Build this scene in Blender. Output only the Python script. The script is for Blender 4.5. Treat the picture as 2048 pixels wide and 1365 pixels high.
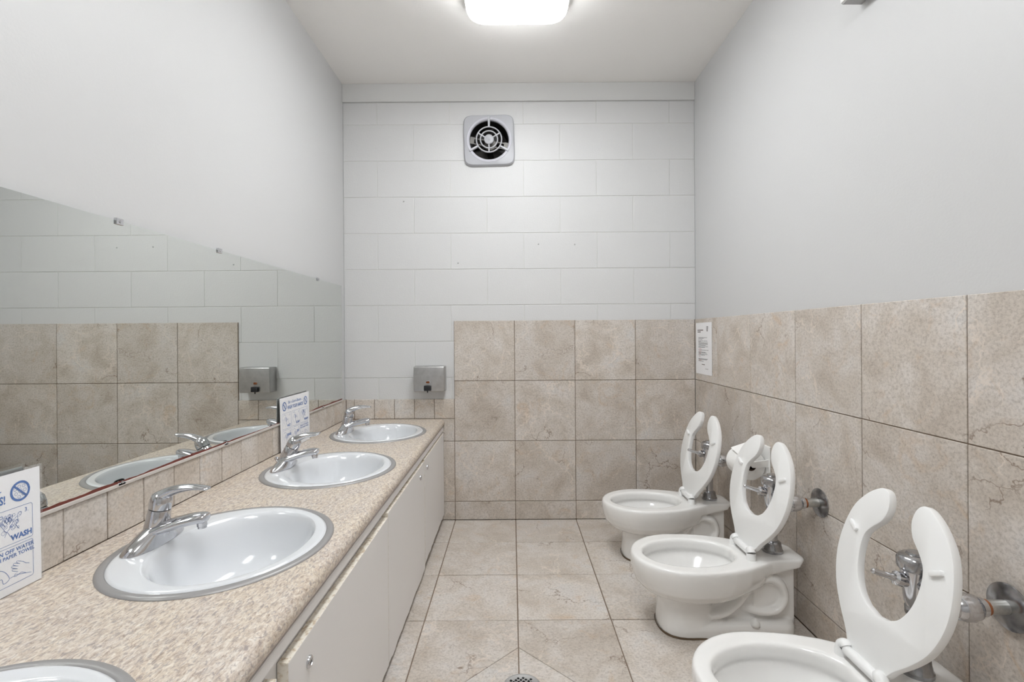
import bpy, bmesh, math, random
from mathutils import Vector, Matrix, Euler
random.seed(7)
S = bpy.context.scene
C = S.collection
for o in list(bpy.data.objects): bpy.data.objects.remove(o)
PI = math.pi

# ------------------------------------------------------------------ camera, light level
CAMZ = 1.025
cd = bpy.data.cameras.new('camera'); cam = bpy.data.objects.new('camera', cd); C.objects.link(cam)
cd.sensor_width = 36.0; cd.lens = 994.0 / 2048 * 36.0; cd.shift_y = -10.5 / 2048; cd.clip_start = 0.02
cam.matrix_world = Matrix.Translation((0, 0, CAMZ)) @ Matrix.Rotation(PI / 2, 4, 'X') @ Matrix.Rotation(math.radians(-0.4), 4, 'Z')
S.camera = cam
w = bpy.data.worlds.new('world'); S.world = w; w.use_nodes = True
w.node_tree.nodes['Background'].inputs[0].default_value = (0.8, 0.85, 0.9, 1); w.node_tree.nodes['Background'].inputs[1].default_value = 0.3
S.view_settings.view_transform = 'Standard'; S.view_settings.look = 'None'
S.view_settings.gamma = 1.0; S.view_settings.use_curve_mapping = False
S.view_settings.exposure = 0.07
S.cycles.max_bounces = 7; S.cycles.diffuse_bounces = 5; S.cycles.glossy_bounces = 4; S.cycles.transmission_bounces = 4; S.cycles.transparent_max_bounces = 6
S.cycles.adaptive_threshold = 0.1; S.cycles.adaptive_min_samples = 12
LAMP, LAMP2 = 16.0, 15.5        # strength of the lens of the ceiling fixture in view, of the one overhead

# ------------------------------------------------------------------ room numbers (metres)
XR, XL = 1.0195, -0.927         # tile faces of the right and left wall
XRP, XLP = 1.027, -0.937        # paint faces
YB, YBP = 2.769, 2.777          # tile face and paint face of the back wall
YF = -1.35                      # wall behind the camera
ZC = 2.434
CT = 0.565                      # counter top
T = 0.336                       # tile pitch

# ------------------------------------------------------------------ materials
def srgb(r, g, b):
    f = lambda c: (c / 255 / 12.92) if c / 255 <= 0.04045 else ((c / 255 + 0.055) / 1.055) ** 2.4
    return (f(r), f(g), f(b), 1)
def mat(name, col, rough=0.5, metal=0.0, spec=0.5, bump=None, **kw):
    m = bpy.data.materials.new(name); m.use_nodes = True
    nt = m.node_tree; b = nt.nodes['Principled BSDF']
    b.inputs['Base Color'].default_value = col; b.inputs['Roughness'].default_value = rough
    b.inputs['Metallic'].default_value = metal; b.inputs['Specular IOR Level'].default_value = spec
    for k, v in kw.items(): b.inputs[k.replace('_', ' ')].default_value = v
    if bump:
        sc, st, dist = bump
        tc = nt.nodes.new('ShaderNodeTexCoord'); n = nt.nodes.new('ShaderNodeTexNoise'); bp = nt.nodes.new('ShaderNodeBump')
        n.inputs['Scale'].default_value = sc; n.inputs['Detail'].default_value = 3
        bp.inputs['Strength'].default_value = st; bp.inputs['Distance'].default_value = dist
        nt.links.new(tc.outputs['Object'], n.inputs['Vector']); nt.links.new(n.outputs['Fac'], bp.inputs['Height'])
        nt.links.new(bp.outputs['Normal'], b.inputs['Normal'])
    return m
class NB:                       # tiny node builder
    def __init__(s, m): s.nt = m.node_tree; s.b = s.nt.nodes['Principled BSDF']
    def n(s, t, **kw):
        x = s.nt.nodes.new('ShaderNode' + t)
        for k, v in kw.items():
            if k in x.inputs: x.inputs[k].default_value = v
            else: setattr(x, k, v)
        return x
    def l(s, a, b): s.nt.links.new(a, b)
    def ramp(s, src, stops):
        r = s.n('ValToRGB'); e = r.color_ramp.elements
        while len(e) < len(stops): e.new(0.5)
        for i, (p, c) in enumerate(stops): e[i].position = p; e[i].color = c
        s.l(src, r.inputs[0]); return r.outputs[0]
    def mix(s, fac, a, b, mode='MIX'):
        x = s.n('Mix', data_type='RGBA', blend_type=mode)
        if hasattr(fac, 'links'): s.l(fac, x.inputs[0])
        else: x.inputs[0].default_value = fac
        for v, i in ((a, 6), (b, 7)):
            if hasattr(v, 'links'): s.l(v, x.inputs[i])
            else: x.inputs[i].default_value = v
        return x.outputs[2]

def tile_material():
    m = mat('stone_tile', (0.5, 0.42, 0.35, 1), 0.42, spec=0.35); q = NB(m)
    tc = q.n('TexCoord'); oi = q.n('ObjectInfo')
    k = q.n('Math', operation='MULTIPLY'); q.l(oi.outputs['Random'], k.inputs[0]); k.inputs[1].default_value = 37.0
    off = q.n('VectorMath', operation='ADD'); comb = q.n('CombineXYZ')
    for i in range(3): q.l(k.outputs[0], comb.inputs[i])
    q.l(tc.outputs['Object'], off.inputs[0]); q.l(comb.outputs[0], off.inputs[1])
    v = off.outputs[0]
    n1 = q.n('TexNoise', Scale=6.0, Detail=6.0, Roughness=0.62, Distortion=0.6); q.l(v, n1.inputs['Vector'])
    n2 = q.n('TexNoise', Scale=130.0, Detail=4.0, Roughness=0.75); q.l(v, n2.inputs['Vector'])
    n3 = q.n('TexNoise', Scale=10.0, Detail=4.0, Roughness=0.6); n3.inputs['Distortion'].default_value = 1.2
    o2 = q.n('VectorMath', operation='ADD'); o2.inputs[1].default_value = (5.3, 9.1, 2.2); q.l(v, o2.inputs[0]); q.l(o2.outputs[0], n3.inputs['Vector'])
    base = q.ramp(n1.outputs['Fac'], [(0.28, srgb(190, 179, 167)), (0.44, srgb(205, 196, 186)), (0.58, srgb(215, 208, 201)), (0.74, srgb(211, 208, 205))])
    warm = q.ramp(n3.outputs['Fac'], [(0.58, (0, 0, 0, 1)), (0.80, (1, 1, 1, 1))])
    c = q.mix(warm, base, srgb(206, 187, 167))
    grain = q.ramp(n2.outputs['Fac'], [(0.30, (0.70, 0.68, 0.66, 1)), (0.52, (1.0, 1.0, 1.0, 1)), (0.72, (1.12, 1.12, 1.12, 1))])
    c = q.mix(1.0, c, grain, 'MULTIPLY')
    # cracks and pale veins
    dn = q.n('TexNoise', Scale=5.0, Detail=5.0, Roughness=0.65); q.l(v, dn.inputs['Vector'])
    dsc = q.n('VectorMath', operation='SCALE'); q.l(dn.outputs['Color'], dsc.inputs[0]); dsc.inputs[3].default_value = 0.22
    dv = q.n('VectorMath', operation='ADD'); q.l(v, dv.inputs[0]); q.l(dsc.outputs[0], dv.inputs[1])
    for sc, colr, gate, wdt, amt in ((4.2, srgb(134, 114, 98), 0.53, 0.012, 0.85), (5.4, srgb(232, 220, 208), 0.52, 0.022, 0.7)):
        vo = q.n('TexVoronoi', feature='DISTANCE_TO_EDGE'); vo.inputs['Scale'].default_value = sc; q.l(dv.outputs[0], vo.inputs['Vector'])
        ln = q.ramp(vo.outputs['Distance'], [(0.0, (1, 1, 1, 1)), (wdt, (0, 0, 0, 1))])
        g = q.n('TexNoise', Scale=4.5, Detail=2.0)
        o3 = q.n('VectorMath', operation='ADD'); o3.inputs[1].default_value = (sc, 3 * sc, 1.7); q.l(v, o3.inputs[0]); q.l(o3.outputs[0], g.inputs['Vector'])
        gg = q.ramp(g.outputs['Fac'], [(gate, (0, 0, 0, 1)), (gate + 0.07, (amt, amt, amt, 1))])
        mm = q.n('Math', operation='MULTIPLY'); q.l(ln, mm.inputs[0]); q.l(gg, mm.inputs[1])
        c = q.mix(mm.outputs[0], c, colr)
    rv = q.ramp(oi.outputs['Random'], [(0.0, (0.93, 0.925, 0.92, 1)), (1.0, (1.03, 1.03, 1.03, 1))])
    c = q.mix(1.0, c, rv, 'MULTIPLY')
    q.l(c, q.b.inputs['Base Color'])
    bp = q.n('Bump', Strength=0.25, Distance=0.002); q.l(n2.outputs['Fac'], bp.inputs['Height']); q.l(bp.outputs['Normal'], q.b.inputs['Normal'])
    return m
def granite_material():
    m = mat('granite_laminate', (0.5, 0.45, 0.38, 1), 0.38, spec=0.4); q = NB(m)
    tc = q.n('TexCoord'); mp = q.n('Mapping'); mp.inputs['Rotation'].default_value = (0, 0, math.radians(-12)); mp.inputs['Scale'].default_value = (1.9, 0.85, 1.6)
    q.l(tc.outputs['Object'], mp.inputs['Vector']); v = mp.outputs[0]
    n1 = q.n('TexNoise', Scale=9.0, Detail=3.0); q.l(v, n1.inputs['Vector'])
    n2 = q.n('TexNoise', Scale=78.0, Detail=5.0, Roughness=0.75, Distortion=0.8); q.l(v, n2.inputs['Vector'])
    n3 = q.n('TexNoise', Scale=95.0, Detail=4.0, Roughness=0.65, Distortion=0.8)
    o = q.n('VectorMath', operation='ADD'); o.inputs[1].default_value = (3, 7, 1); q.l(v, o.inputs[0]); q.l(o.outputs[0], n3.inputs['Vector'])
    a = q.ramp(n2.outputs['Fac'], [(0.32, srgb(152, 135, 122)), (0.42, srgb(196, 181, 166)), (0.52, srgb(216, 205, 191)), (0.66, srgb(232, 226, 216))])
    b = q.ramp(n1.outputs['Fac'], [(0.4, (1, 0.98, 0.95, 1)), (0.62, (0.97, 0.965, 0.98, 1))])
    c = q.mix(1.0, a, b, 'MULTIPLY')
    f = q.ramp(n3.outputs['Fac'], [(0.50, (0, 0, 0, 1)), (0.66, (0.85, 0.85, 0.85, 1))])
    c = q.mix(f, c, srgb(152, 141, 138))
    q.l(c, q.b.inputs['Base Color']); return m
def streak_material(name, c1, c2, rough, metal, scale, stretch):
    m = mat(name, c1, rough, metal); q = NB(m)
    tc = q.n('TexCoord'); mp = q.n('Mapping'); mp.inputs['Scale'].default_value = stretch
    q.l(tc.outputs['Object'], mp.inputs['Vector'])
    n = q.n('TexNoise', Scale=scale, Detail=4.0); q.l(mp.outputs[0], n.inputs['Vector'])
    q.l(q.ramp(n.outputs['Fac'], [(0.3, c1), (0.7, c2)]), q.b.inputs['Base Color']); return m

M = {}
M['paint'] = mat('wall_paint', srgb(206, 206, 206), 0.45, spec=0.3, bump=(160, 0.12, 0.002))
M['block'] = mat('block_paint', srgb(215, 215, 215), 0.42, spec=0.35, bump=(140, 0.35, 0.002))
M['joint'] = mat('painted_mortar', srgb(216, 216, 213), 0.6, bump=(90, 0.6, 0.004))
M['ceil'] = mat('ceiling_paint', srgb(246, 244, 241), 0.7, spec=0.2, bump=(130, 0.2, 0.002))
M['trim'] = mat('trim_paint', srgb(217, 217, 216), 0.45)
M['tile'] = tile_material()
M['grout'] = mat('grout', srgb(142, 126, 112), 0.9, spec=0.1, bump=(200, 0.4, 0.002))
M['granite'] = granite_material()
M['china'] = mat('vitreous_china', srgb(241, 240, 238), 0.12, spec=0.5, Coat_Weight=0.4, Coat_Roughness=0.05)
M['basin'] = mat('white_enamel', srgb(224, 226, 229), 0.14, spec=0.5, Coat_Weight=0.3, Coat_Roughness=0.06)
M['seat'] = mat('white_seat_plastic', srgb(244, 244, 243), 0.32, spec=0.45)
M['chrome'] = mat('chrome', (0.64, 0.64, 0.66, 1), 0.12, 1.0)
M['worn_chrome'] = streak_material('worn_chrome', (0.28, 0.28, 0.29, 1), (0.55, 0.55, 0.56, 1), 0.2, 1.0, 30, (1, 1, 1))
M['steel'] = streak_material('brushed_steel', (0.47, 0.465, 0.46, 1), (0.56, 0.555, 0.55, 1), 0.38, 1.0, 40, (1, 8, 1))
M['ring'] = mat('satin_steel_ring', srgb(160, 158, 157), 0.42, 0.3)
M['mirror'] = mat('mirror_silver', (0.765, 0.785, 0.76, 1), 0.0, 1.0)
M['mirror_edge'] = mat('mirror_glass_edge', srgb(110, 120, 115), 0.2)
M['channel'] = mat('mirror_channel', srgb(205, 198, 192), 0.3, 0.0)
M['corrosion'] = mat('corroded_silvering', srgb(112, 52, 42), 0.6, bump=(120, 0.5, 0.002))
M['cab'] = mat('cabinet_laminate', srgb(236, 234, 233), 0.42, spec=0.35)
def dusty():
    m = mat('worn_door_edge', srgb(236, 230, 218), 0.55); q = NB(m)
    tc = q.n('TexCoord'); n = q.n('TexNoise', Scale=90.0, Detail=5.0, Roughness=0.7); q.l(tc.outputs['Object'], n.inputs['Vector'])
    q.l(q.ramp(n.outputs['Fac'], [(0.36, srgb(196, 178, 152)), (0.52, srgb(236, 230, 218))]), q.b.inputs['Base Color']); return m
M['cab_edge'] = dusty()
M['kick'] = mat('toe_kick', srgb(120, 108, 96), 0.8)
M['lens'] = mat('lit_acrylic_lens', (1, 1, 1, 1), 0.4, Emission_Color=(0.962, 0.985, 1.0, 1), Emission_Strength=LAMP)
M['lens2'] = mat('dimmer_acrylic_lens', (1, 1, 1, 1), 0.4, Emission_Color=(0.962, 0.985, 1.0, 1), Emission_Strength=LAMP2)
M['enamel'] = mat('white_housing', srgb(235, 235, 233), 0.4)
M['fan'] = mat('fan_grey_plastic', srgb(186, 187, 192), 0.4)
M['bezel'] = mat('fan_bezel_plastic', srgb(200, 200, 208), 0.4)
M['fan_dark'] = mat('fan_dark_metal', srgb(44, 42, 40), 0.5)
M['fan_blade'] = mat('fan_blade', srgb(70, 68, 66), 0.4, 0.6)
M['fan_motor'] = mat('fan_motor_metal', srgb(128, 126, 122), 0.5, 0.3)
M['black'] = mat('black_plastic', srgb(38, 38, 42), 0.35)
M['amber'] = mat('sight_window', srgb(120, 66, 34), 0.2)
M['dark'] = mat('dark_hole', srgb(14, 14, 14), 0.8)
M['paper'] = mat('white_paper', srgb(244, 244, 246), 0.6)
M['ink'] = mat('blue_ink', srgb(52, 104, 176), 0.6)
M['ink_black'] = mat('black_ink', srgb(92, 90, 94), 0.6)
M['ink_red'] = mat('red_ink', srgb(208, 150, 140), 0.6)
M['ink_dark'] = mat('dark_ink', srgb(98, 84, 80), 0.6)
M['clear'] = mat('clear_sleeve', (0.96, 0.97, 0.98, 1), 0.08, Alpha=0.05)
M['rust'] = mat('rusty_thread', srgb(150, 92, 56), 0.7, bump=(200, 0.6, 0.002))
M['galv'] = streak_material('galvanised_pipe', (0.42, 0.42, 0.40, 1), (0.62, 0.61, 0.58, 1), 0.45, 0.9, 60, (1, 1, 1))
M['caulk'] = mat('stained_caulk', srgb(96, 78, 58), 0.8)
M['plastic'] = mat('white_plastic', srgb(242, 242, 240), 0.35)
M['tissue'] = mat('tissue_paper', srgb(246, 245, 243), 0.9, bump=(220, 0.3, 0.002))
M['card'] = mat('cardboard_core', srgb(90, 76, 66), 0.9)
M['water'] = mat('bowl_water', (0.97, 0.98, 0.98, 1), 0.02, Transmission_Weight=1.0, IOR=1.33)
M['grey'] = mat('grey_underside', srgb(178, 178, 178), 0.5)

# ------------------------------------------------------------------ mesh helpers
def finish(name, bm, m, parent=None, smooth=False, loc=None, rot=None, angle=None):
    bmesh.ops.recalc_face_normals(bm, faces=bm.faces[:])
    me = bpy.data.meshes.new(name); bm.to_mesh(me); bm.free()
    return link(name, me, m, parent, smooth, loc, rot, angle)
def link(name, me, m, parent=None, smooth=False, loc=None, rot=None, angle=None):
    if m and not me.materials: me.materials.append(M[m] if isinstance(m, str) else m)
    if smooth:
        for p in me.polygons: p.use_smooth = True
        if angle: me.set_sharp_from_angle(angle=math.radians(angle))
    o = bpy.data.objects.new(name, me); C.objects.link(o)
    if parent: o.parent = parent
    if loc is not None: o.location = loc
    if rot is not None: o.rotation_euler = rot
    return o
def box(bm, x0, x1, y0, y1, z0, z1, bev=0.0, seg=1):
    r = bmesh.ops.create_cube(bm, size=1.0)
    vs = r['verts']
    for v in vs: v.co = Vector(((x0 + x1) / 2 + v.co.x * (x1 - x0), (y0 + y1) / 2 + v.co.y * (y1 - y0), (z0 + z1) / 2 + v.co.z * (z1 - z0)))
    if bev:
        es = list({e for v in vs for e in v.link_edges})
        bmesh.ops.bevel(bm, geom=es, offset=bev, segments=seg, affect='EDGES', profile=0.5)
def rings(bm, loops, closed=True, cap0=False, cap1=False):
    vv = [[bm.verts.new(p) for p in L] for L in loops]
    n = len(loops[0])
    for a, b in zip(vv[:-1], vv[1:]):
        for i in range(n if closed else n - 1):
            j = (i + 1) % n
            bm.faces.new((a[i], a[j], b[j], b[i]))
    if cap0: bm.faces.new(list(reversed(vv[0])))
    if cap1: bm.faces.new(vv[-1])
    return vv
def frame_for(d):
    d = d.normalized(); up = Vector((0, 0, 1)) if abs(d.z) < 0.9 else Vector((0, 1, 0))
    a = up.cross(d).normalized(); b = d.cross(a).normalized(); return a, b
def lathe(bm, prof, p0=(0, 0, 0), axis=(0, 0, 1), n=24):
    """prof: list of (distance along axis, radius)"""
    p0 = Vector(p0); d = Vector(axis).normalized(); a, b = frame_for(d)
    L = []
    for t, r in prof:
        r = max(r, 1e-5)
        L.append([p0 + d * t + (a * math.cos(2 * PI * i / n) + b * math.sin(2 * PI * i / n)) * r for i in range(n)])
    rings(bm, L, True, True, True)
def sweep(bm, pts, radii, n=14, side=None):
    """tube along pts; radii: list of r or (r_a, r_b); side: fixed a-axis"""
    pts = [Vector(p) for p in pts]; L = []
    for i, p in enumerate(pts):
        d = (pts[min(i + 1, len(pts) - 1)] - pts[max(i - 1, 0)]).normalized()
        if side is not None:
            a = Vector(side).normalized(); b = d.cross(a).normalized()
        else: a, b = frame_for(d)
        r = radii[i] if isinstance(radii, (list, tuple)) else radii
        ra, rb = r if isinstance(r, tuple) else (r, r)
        L.append([p + a * math.cos(2 * PI * k / n) * ra + b * math.sin(2 * PI * k / n) * rb for k in range(n)])
    rings(bm, L, True, True, True)
def spline(pts, n=8):
    """Catmull-Rom through tuples of any length"""
    out = []; P = [tuple(p) for p in pts]
    for i in range(len(P) - 1):
        p0 = P[max(i - 1, 0)]; p1 = P[i]; p2 = P[i + 1]; p3 = P[min(i + 2, len(P) - 1)]
        for k in range(n):
            t = k / n
            out.append(tuple(0.5 * (2 * b + (c - a) * t + (2 * a - 5 * b + 4 * c - d) * t * t + (3 * b - a - 3 * c + d) * t ** 3) for a, b, c, d in zip(p0, p1, p2, p3)))
    out.append(P[-1]); return out
def superell(cx, cy, z, a, b, e=2.0, n=40):
    L = []
    for i in range(n):
        t = 2 * PI * i / n; c, s = math.cos(t), math.sin(t)
        L.append(Vector((cx + a * math.copysign(abs(c) ** (2 / e), c), cy + b * math.copysign(abs(s) ** (2 / e), s), z)))
    return L
def prism(bm, pts, z0, z1, bev=0.0, seg=1):
    """polygon (x,y) extruded in z"""
    vs = [bm.verts.new((x, y, z0)) for x, y in pts]; f = bm.faces.new(vs)
    r = bmesh.ops.extrude_face_region(bm, geom=[f]); nv = [g for g in r['geom'] if isinstance(g, bmesh.types.BMVert)]
    for v in nv: v.co.z = z1
    if bev:
        bmesh.ops.recalc_face_normals(bm, faces=bm.faces[:])
        es = []
        s0, s1 = set(vs), set(nv)
        for e in bm.edges:
            if (e.verts[0] in s0 and e.verts[1] in s0) or (e.verts[0] in s1 and e.verts[1] in s1): es.append(e)
        bmesh.ops.bevel(bm, geom=es, offset=bev, segments=seg, affect='EDGES', profile=0.5)
def tag(o, label=None, cat=None, group=None, kind=None):
    if label: o['label'] = label
    if cat: o['category'] = cat
    if group: o['group'] = group
    if kind: o['kind'] = kind
    return o
def thing(name, label, cat, loc=(0, 0, 0), group=None):
    o = bpy.data.objects.new(name, None); C.objects.link(o); o.location = loc; o.empty_display_size = 0.05
    return tag(o, label, cat, group)
def struct(name, bm, m, label, cat, parent=None):
    return tag(finish(name, bm, m, parent), label, cat, kind='structure')
def copy_tree(o, parent=None):
    c = o.copy(); C.objects.link(c); c.parent = parent
    for ch in list(o.children): copy_tree(ch, c)
    return c

_tiles = {}
def tile_mesh(wd, ht, th=0.008, gap=0.0035):
    k = (round(wd, 4), round(ht, 4), th, gap)
    if k not in _tiles:
        bm = bmesh.new(); box(bm, -wd / 2 + gap / 2, wd / 2 - gap / 2, -ht / 2 + gap / 2, ht / 2 - gap / 2, -th, 0, 0.0012)
        bmesh.ops.recalc_face_normals(bm, faces=bm.faces[:])
        me = bpy.data.meshes.new('tile'); bm.to_mesh(me); bm.free(); me.materials.append(M['tile']); _tiles[k] = me
    return _tiles[k]
ROT = {'floor': (0, 0, 0), 'back': (PI / 2, 0, 0), 'right': (PI / 2, 0, -PI / 2), 'left': (PI / 2, 0, PI / 2), 'front': (PI / 2, 0, PI)}
def tile(side, a0, a1, b0, b1, parent, name='tile'):
    wd, ht = a1 - a0, b1 - b0; ac, bc = (a0 + a1) / 2, (b0 + b1) / 2
    j = random.uniform(-0.0006, 0.0006)
    loc = {'floor': (ac, bc, j), 'back': (ac, YB + j, bc), 'right': (XR + j, ac, bc), 'left': (XL + j, ac, bc)}[side]
    return link(name, tile_mesh(wd, ht, 0.008, 0.0045 if side == 'floor' else 0.003), None, parent, False, loc, ROT[side])

# ------------------------------------------------------------------ the room
YJ = [YB, 2.466, 2.131, 1.790, 1.455]
while YJ[-1] - T > YF: YJ.append(YJ[-1] - T)
YJ.append(YF)
XJ = [XLP, -0.658, -0.322, 0.014, 0.350, 0.686, XR]
bm = bmesh.new(); box(bm, XLP - 0.12, XRP + 0.12, YF - 0.12, YBP + 0.25, -0.15, -0.004)
floor = struct('floor', bm, 'grout', 'beige stone-look tiled washroom floor with dark grout', 'floor')
DX, DY, DR = 0.014, 1.455, 0.175
for xa, xb in zip(XJ[:-1], XJ[1:]):
    for yb, ya in zip(YJ[:-1], YJ[1:]):
        nx = DX in (xa, xb); ny = abs(DY - ya) < 1e-6 or abs(DY - yb) < 1e-6
        if nx and ny:           # the four tiles cut on the diagonal round the drain
            sx = 1 if xa == DX else -1; sy = 1 if abs(ya - DY) < 1e-6 else -1
            g = 0.00175; X0, Y0 = DX + sx * g, DY + sy * g
            X1 = (xb if sx > 0 else xa) - sx * g; Y1 = (yb if sy > 0 else ya) - sy * g
            d = DR; e = 0.0012
            big = [(X0 + sx * (d + e), Y0), (X1, Y0), (X1, Y1), (X0, Y1), (X0, Y0 + sy * (d + e))]
            tri = [(X0, Y0), (X0 + sx * (d - e), Y0), (X0, Y0 + sy * (d - e))]
            for P in (big, tri):
                cx = sum(p[0] for p in P) / len(P); cy = sum(p[1] for p in P) / len(P)
                bm = bmesh.new(); prism(bm, [(p[0] - cx, p[1] - cy) for p in P], -0.008, 0, 0.0008)
                finish('tile', bm, 'tile', floor, loc=(cx, cy, 0))
        else:
            tile('floor', xa, xb, ya, yb, floor)

bm = bmesh.new(); box(bm, XLP - 0.12, XRP + 0.12, YF - 0.12, YBP + 0.25, ZC, ZC + 0.12)
ceiling = struct('ceiling', bm, 'ceil', 'plain off-white painted ceiling', 'ceiling')

ZJ = [0.0, 0.103, 0.439, 0.775, 1.111]
# right wall
bm = bmesh.new(); box(bm, XRP, XRP + 0.12, YF, YBP, 0, ZC)
wall_right = struct('wall_right', bm, 'paint', 'white painted wall with beige tile wainscot behind the toilets', 'wall')
bm = bmesh.new(); box(bm, XR + 0.0035, XRP + 0.001, YF, YBP, 0, 1.1095); finish('grout_bed', bm, 'grout', wall_right)
RJ = [YB, 2.472, 2.130, 1.790, 1.452, 1.115]
while RJ[-1] - T > YF: RJ.append(RJ[-1] - T)
RJ.append(YF)
for yb, ya in zip(RJ[:-1], RJ[1:]):
    for z0, z1 in zip(ZJ[:-1], ZJ[1:]): tile('right', ya, yb, z0, z1, wall_right)

# left wall
bm = bmesh.new(); box(bm, XLP - 0.12, XLP, YF, YBP, 0, ZC)
wall_left = struct('wall_left', bm, 'paint', 'plain white painted wall above the long mirror', 'wall')
bm = bmesh.new(); box(bm, XLP - 0.001, XL - 0.0035, 0.12, YBP, CT - 0.05, 0.6745); finish('grout_bed', bm, 'grout', wall_left)
yy = [YB] ; y = 2.705
while y > 0.15: yy.append(y); y -= 0.112
for yb, ya in zip(yy[:-1], yy[1:]): tile('left', ya, yb, CT, 0.676, wall_left)

# wall behind the camera
bm = bmesh.new(); box(bm, XLP, XRP, YF - 0.12, YF, 0, ZC)
struct('wall_front', bm, 'paint', 'plain white painted wall at the near end', 'wall')

# back wall: core with a fan opening, painted blocks, tiles
FX, FZ, FH = -0.120, 2.114, 0.118
bm = bmesh.new()
y0, y1 = YBP + 0.0022, YBP + 0.25
for (xa, xb, za, zb) in ((XLP, FX - FH, 0, ZC), (FX + FH, XRP, 0, ZC), (FX - FH, FX + FH, 0, FZ - FH), (FX - FH, FX + FH, FZ + FH, ZC)):
    box(bm, xa, xb, y0, y1, za, zb)
wall_back = struct('wall_back', bm, 'joint', 'white painted concrete block wall with beige tile below', 'wall')
hole = (FX - FH, FX + FH, FZ - FH, FZ + FH)
def minus(r, h):
    a0, a1, b0, b1 = r; c0, c1, d0, d1 = h
    if a1 <= c0 or a0 >= c1 or b1 <= d0 or b0 >= d1: return [r]
    out = []
    if b0 < d0: out.append((a0, a1, b0, d0))
    if b1 > d1: out.append((a0, a1, d1, b1))
    m0, m1 = max(b0, d0), min(b1, d1)
    if a0 < c0: out.append((a0, c0, m0, m1))
    if a1 > c1: out.append((c1, a1, m0, m1))
    return out
zc = [0.592, 0.794, 0.996, 1.198, 1.399, 1.600, 1.803, 2.005, 2.208, 2.334]
for i in range(len(zc) - 1):
    st = -0.749 if (len(zc) - 2 - i) % 2 == 0 else -0.545
    xs = [XLP] + [st - 0.407 + 0.4085 * k for k in range(0, 6)] + [XRP]
    xs = sorted(x for x in xs if XLP <= x <= XRP)
    for xa, xb in zip(xs[:-1], xs[1:]):
        if xb - xa < 0.03: continue
        z0, z1 = zc[i], zc[i + 1]
        if z1 <= 1.10 and xa > -0.323: continue
        g = 0.0016
        rs = minus((xa + g, xb - g, z0 + g, z1 - g), hole)
        if not rs: continue
        cx, cz = (xa + xb) / 2, (z0 + z1) / 2
        bm = bmesh.new(); dj = random.uniform(-0.0003, 0.0003)
        for (p, q, r, s) in rs: box(bm, p - cx, q - cx, 0, 0.03, r - cz, s - cz, 0.0013 if len(rs) == 1 else 0, 2)
        finish('block', bm, 'block', wall_back, False, (cx, YBP + dj, cz))
for px, pz in ((0.152, 1.536), (0.354, 1.533), (-0.298, 1.434), (-0.60, 1.78)):
    bm = bmesh.new(); bmesh.ops.create_icosphere(bm, subdivisions=2, radius=0.005)
    for v in bm.verts: v.co.y *= 0.25; v.co *= random.uniform(0.75, 1.1)
    finish('wall_plug', bm, 'grey', wall_back, True, (px, YBP - 0.0003, pz))
bm = bmesh.new(); box(bm, -0.3235, XR, YB + 0.0035, YBP + 0.002, 0, 1.1095); box(bm, XLP, -0.3235, YB + 0.0035, YBP + 0.002, 0, 0.6745)
finish('grout_bed', bm, 'grout', wall_back)
BX = [-0.3235, 0.0135, 0.3505, 0.6875, XR]
for xa, xb in zip(BX[:-1], BX[1:]):
    for z0, z1 in zip(ZJ[:-1], ZJ[1:]): tile('back', xa, xb, z0, z1, wall_back)
for xa, xb in ((-0.6605, -0.3235), (XLP, -0.6605)):
    for z0, z1 in ((0, 0.103), (0.103, 0.439), (0.439, CT)): tile('back', xa, xb, z0, z1, wall_back)
x = -0.3235
while x > XL + 0.02:
    xa = max(x - 0.1115, XL); tile('back', xa, x, CT, 0.676, wall_back); x -= 0.1115
bm = bmesh.new(); box(bm, XLP, XRP, YBP - 0.012, YBP + 0.1, 2.334, ZC, 0.002)
tag(finish('trim_1', bm, 'trim'), 'white painted board along the top of the block wall', 'trim', kind='structure')

# ------------------------------------------------------------------ vanity: cabinet, counter
XF = -0.379
cab = thing('vanity_cabinet', 'long low white laminate vanity cabinet with slab doors under the counter', 'cabinet', (-0.66, 1.44, 0))
def cabpart(name, m, *boxes, bev=0.0015, parent=cab, loc=None):
    bm = bmesh.new()
    for b in boxes: box(bm, b[0] + 0.66, b[1] + 0.66, b[2] - 1.44, b[3] - 1.44, b[4], b[5], bev)
    return finish(name, bm, m, parent)
for yv in (0.13, 0.80, 1.508, 2.144, 2.744): cabpart('partition', 'cab', (-0.925, -0.406, yv, yv + 0.018, 0.09, 0.518))
cabpart('cabinet_floor', 'cab', (-0.925, -0.406, 0.1485, 2.743, 0.09, 0.106))
for yv in (0.80, 1.508, 2.137): cabpart('stile', 'cab', (-0.4055, -0.4025, yv, yv + 0.036, 0.09, 0.4975), bev=0.0005)
cabpart('face_rail', 'cab', (-0.405, -0.386, 0.13, 2.760, 0.498, 0.5205))
cabpart('inner_rail', 'cab', (-0.4065, -0.4030, 0.15, 2.742, 0.43, 0.4975), bev=0.0003)
cabpart('toe_kick', 'kick', (-0.90, -0.45, 0.13, 2.760, 0.0, 0.089))
doors = [(0.16, 0.80, 0.474, 0.022, None), (0.842, 1.516, 0.472, 0.025, 0.925), (1.520, 2.150, 0.484, 0.022, 2.05), (2.158, 2.752, 0.488, 0.04, 2.215)]
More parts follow.
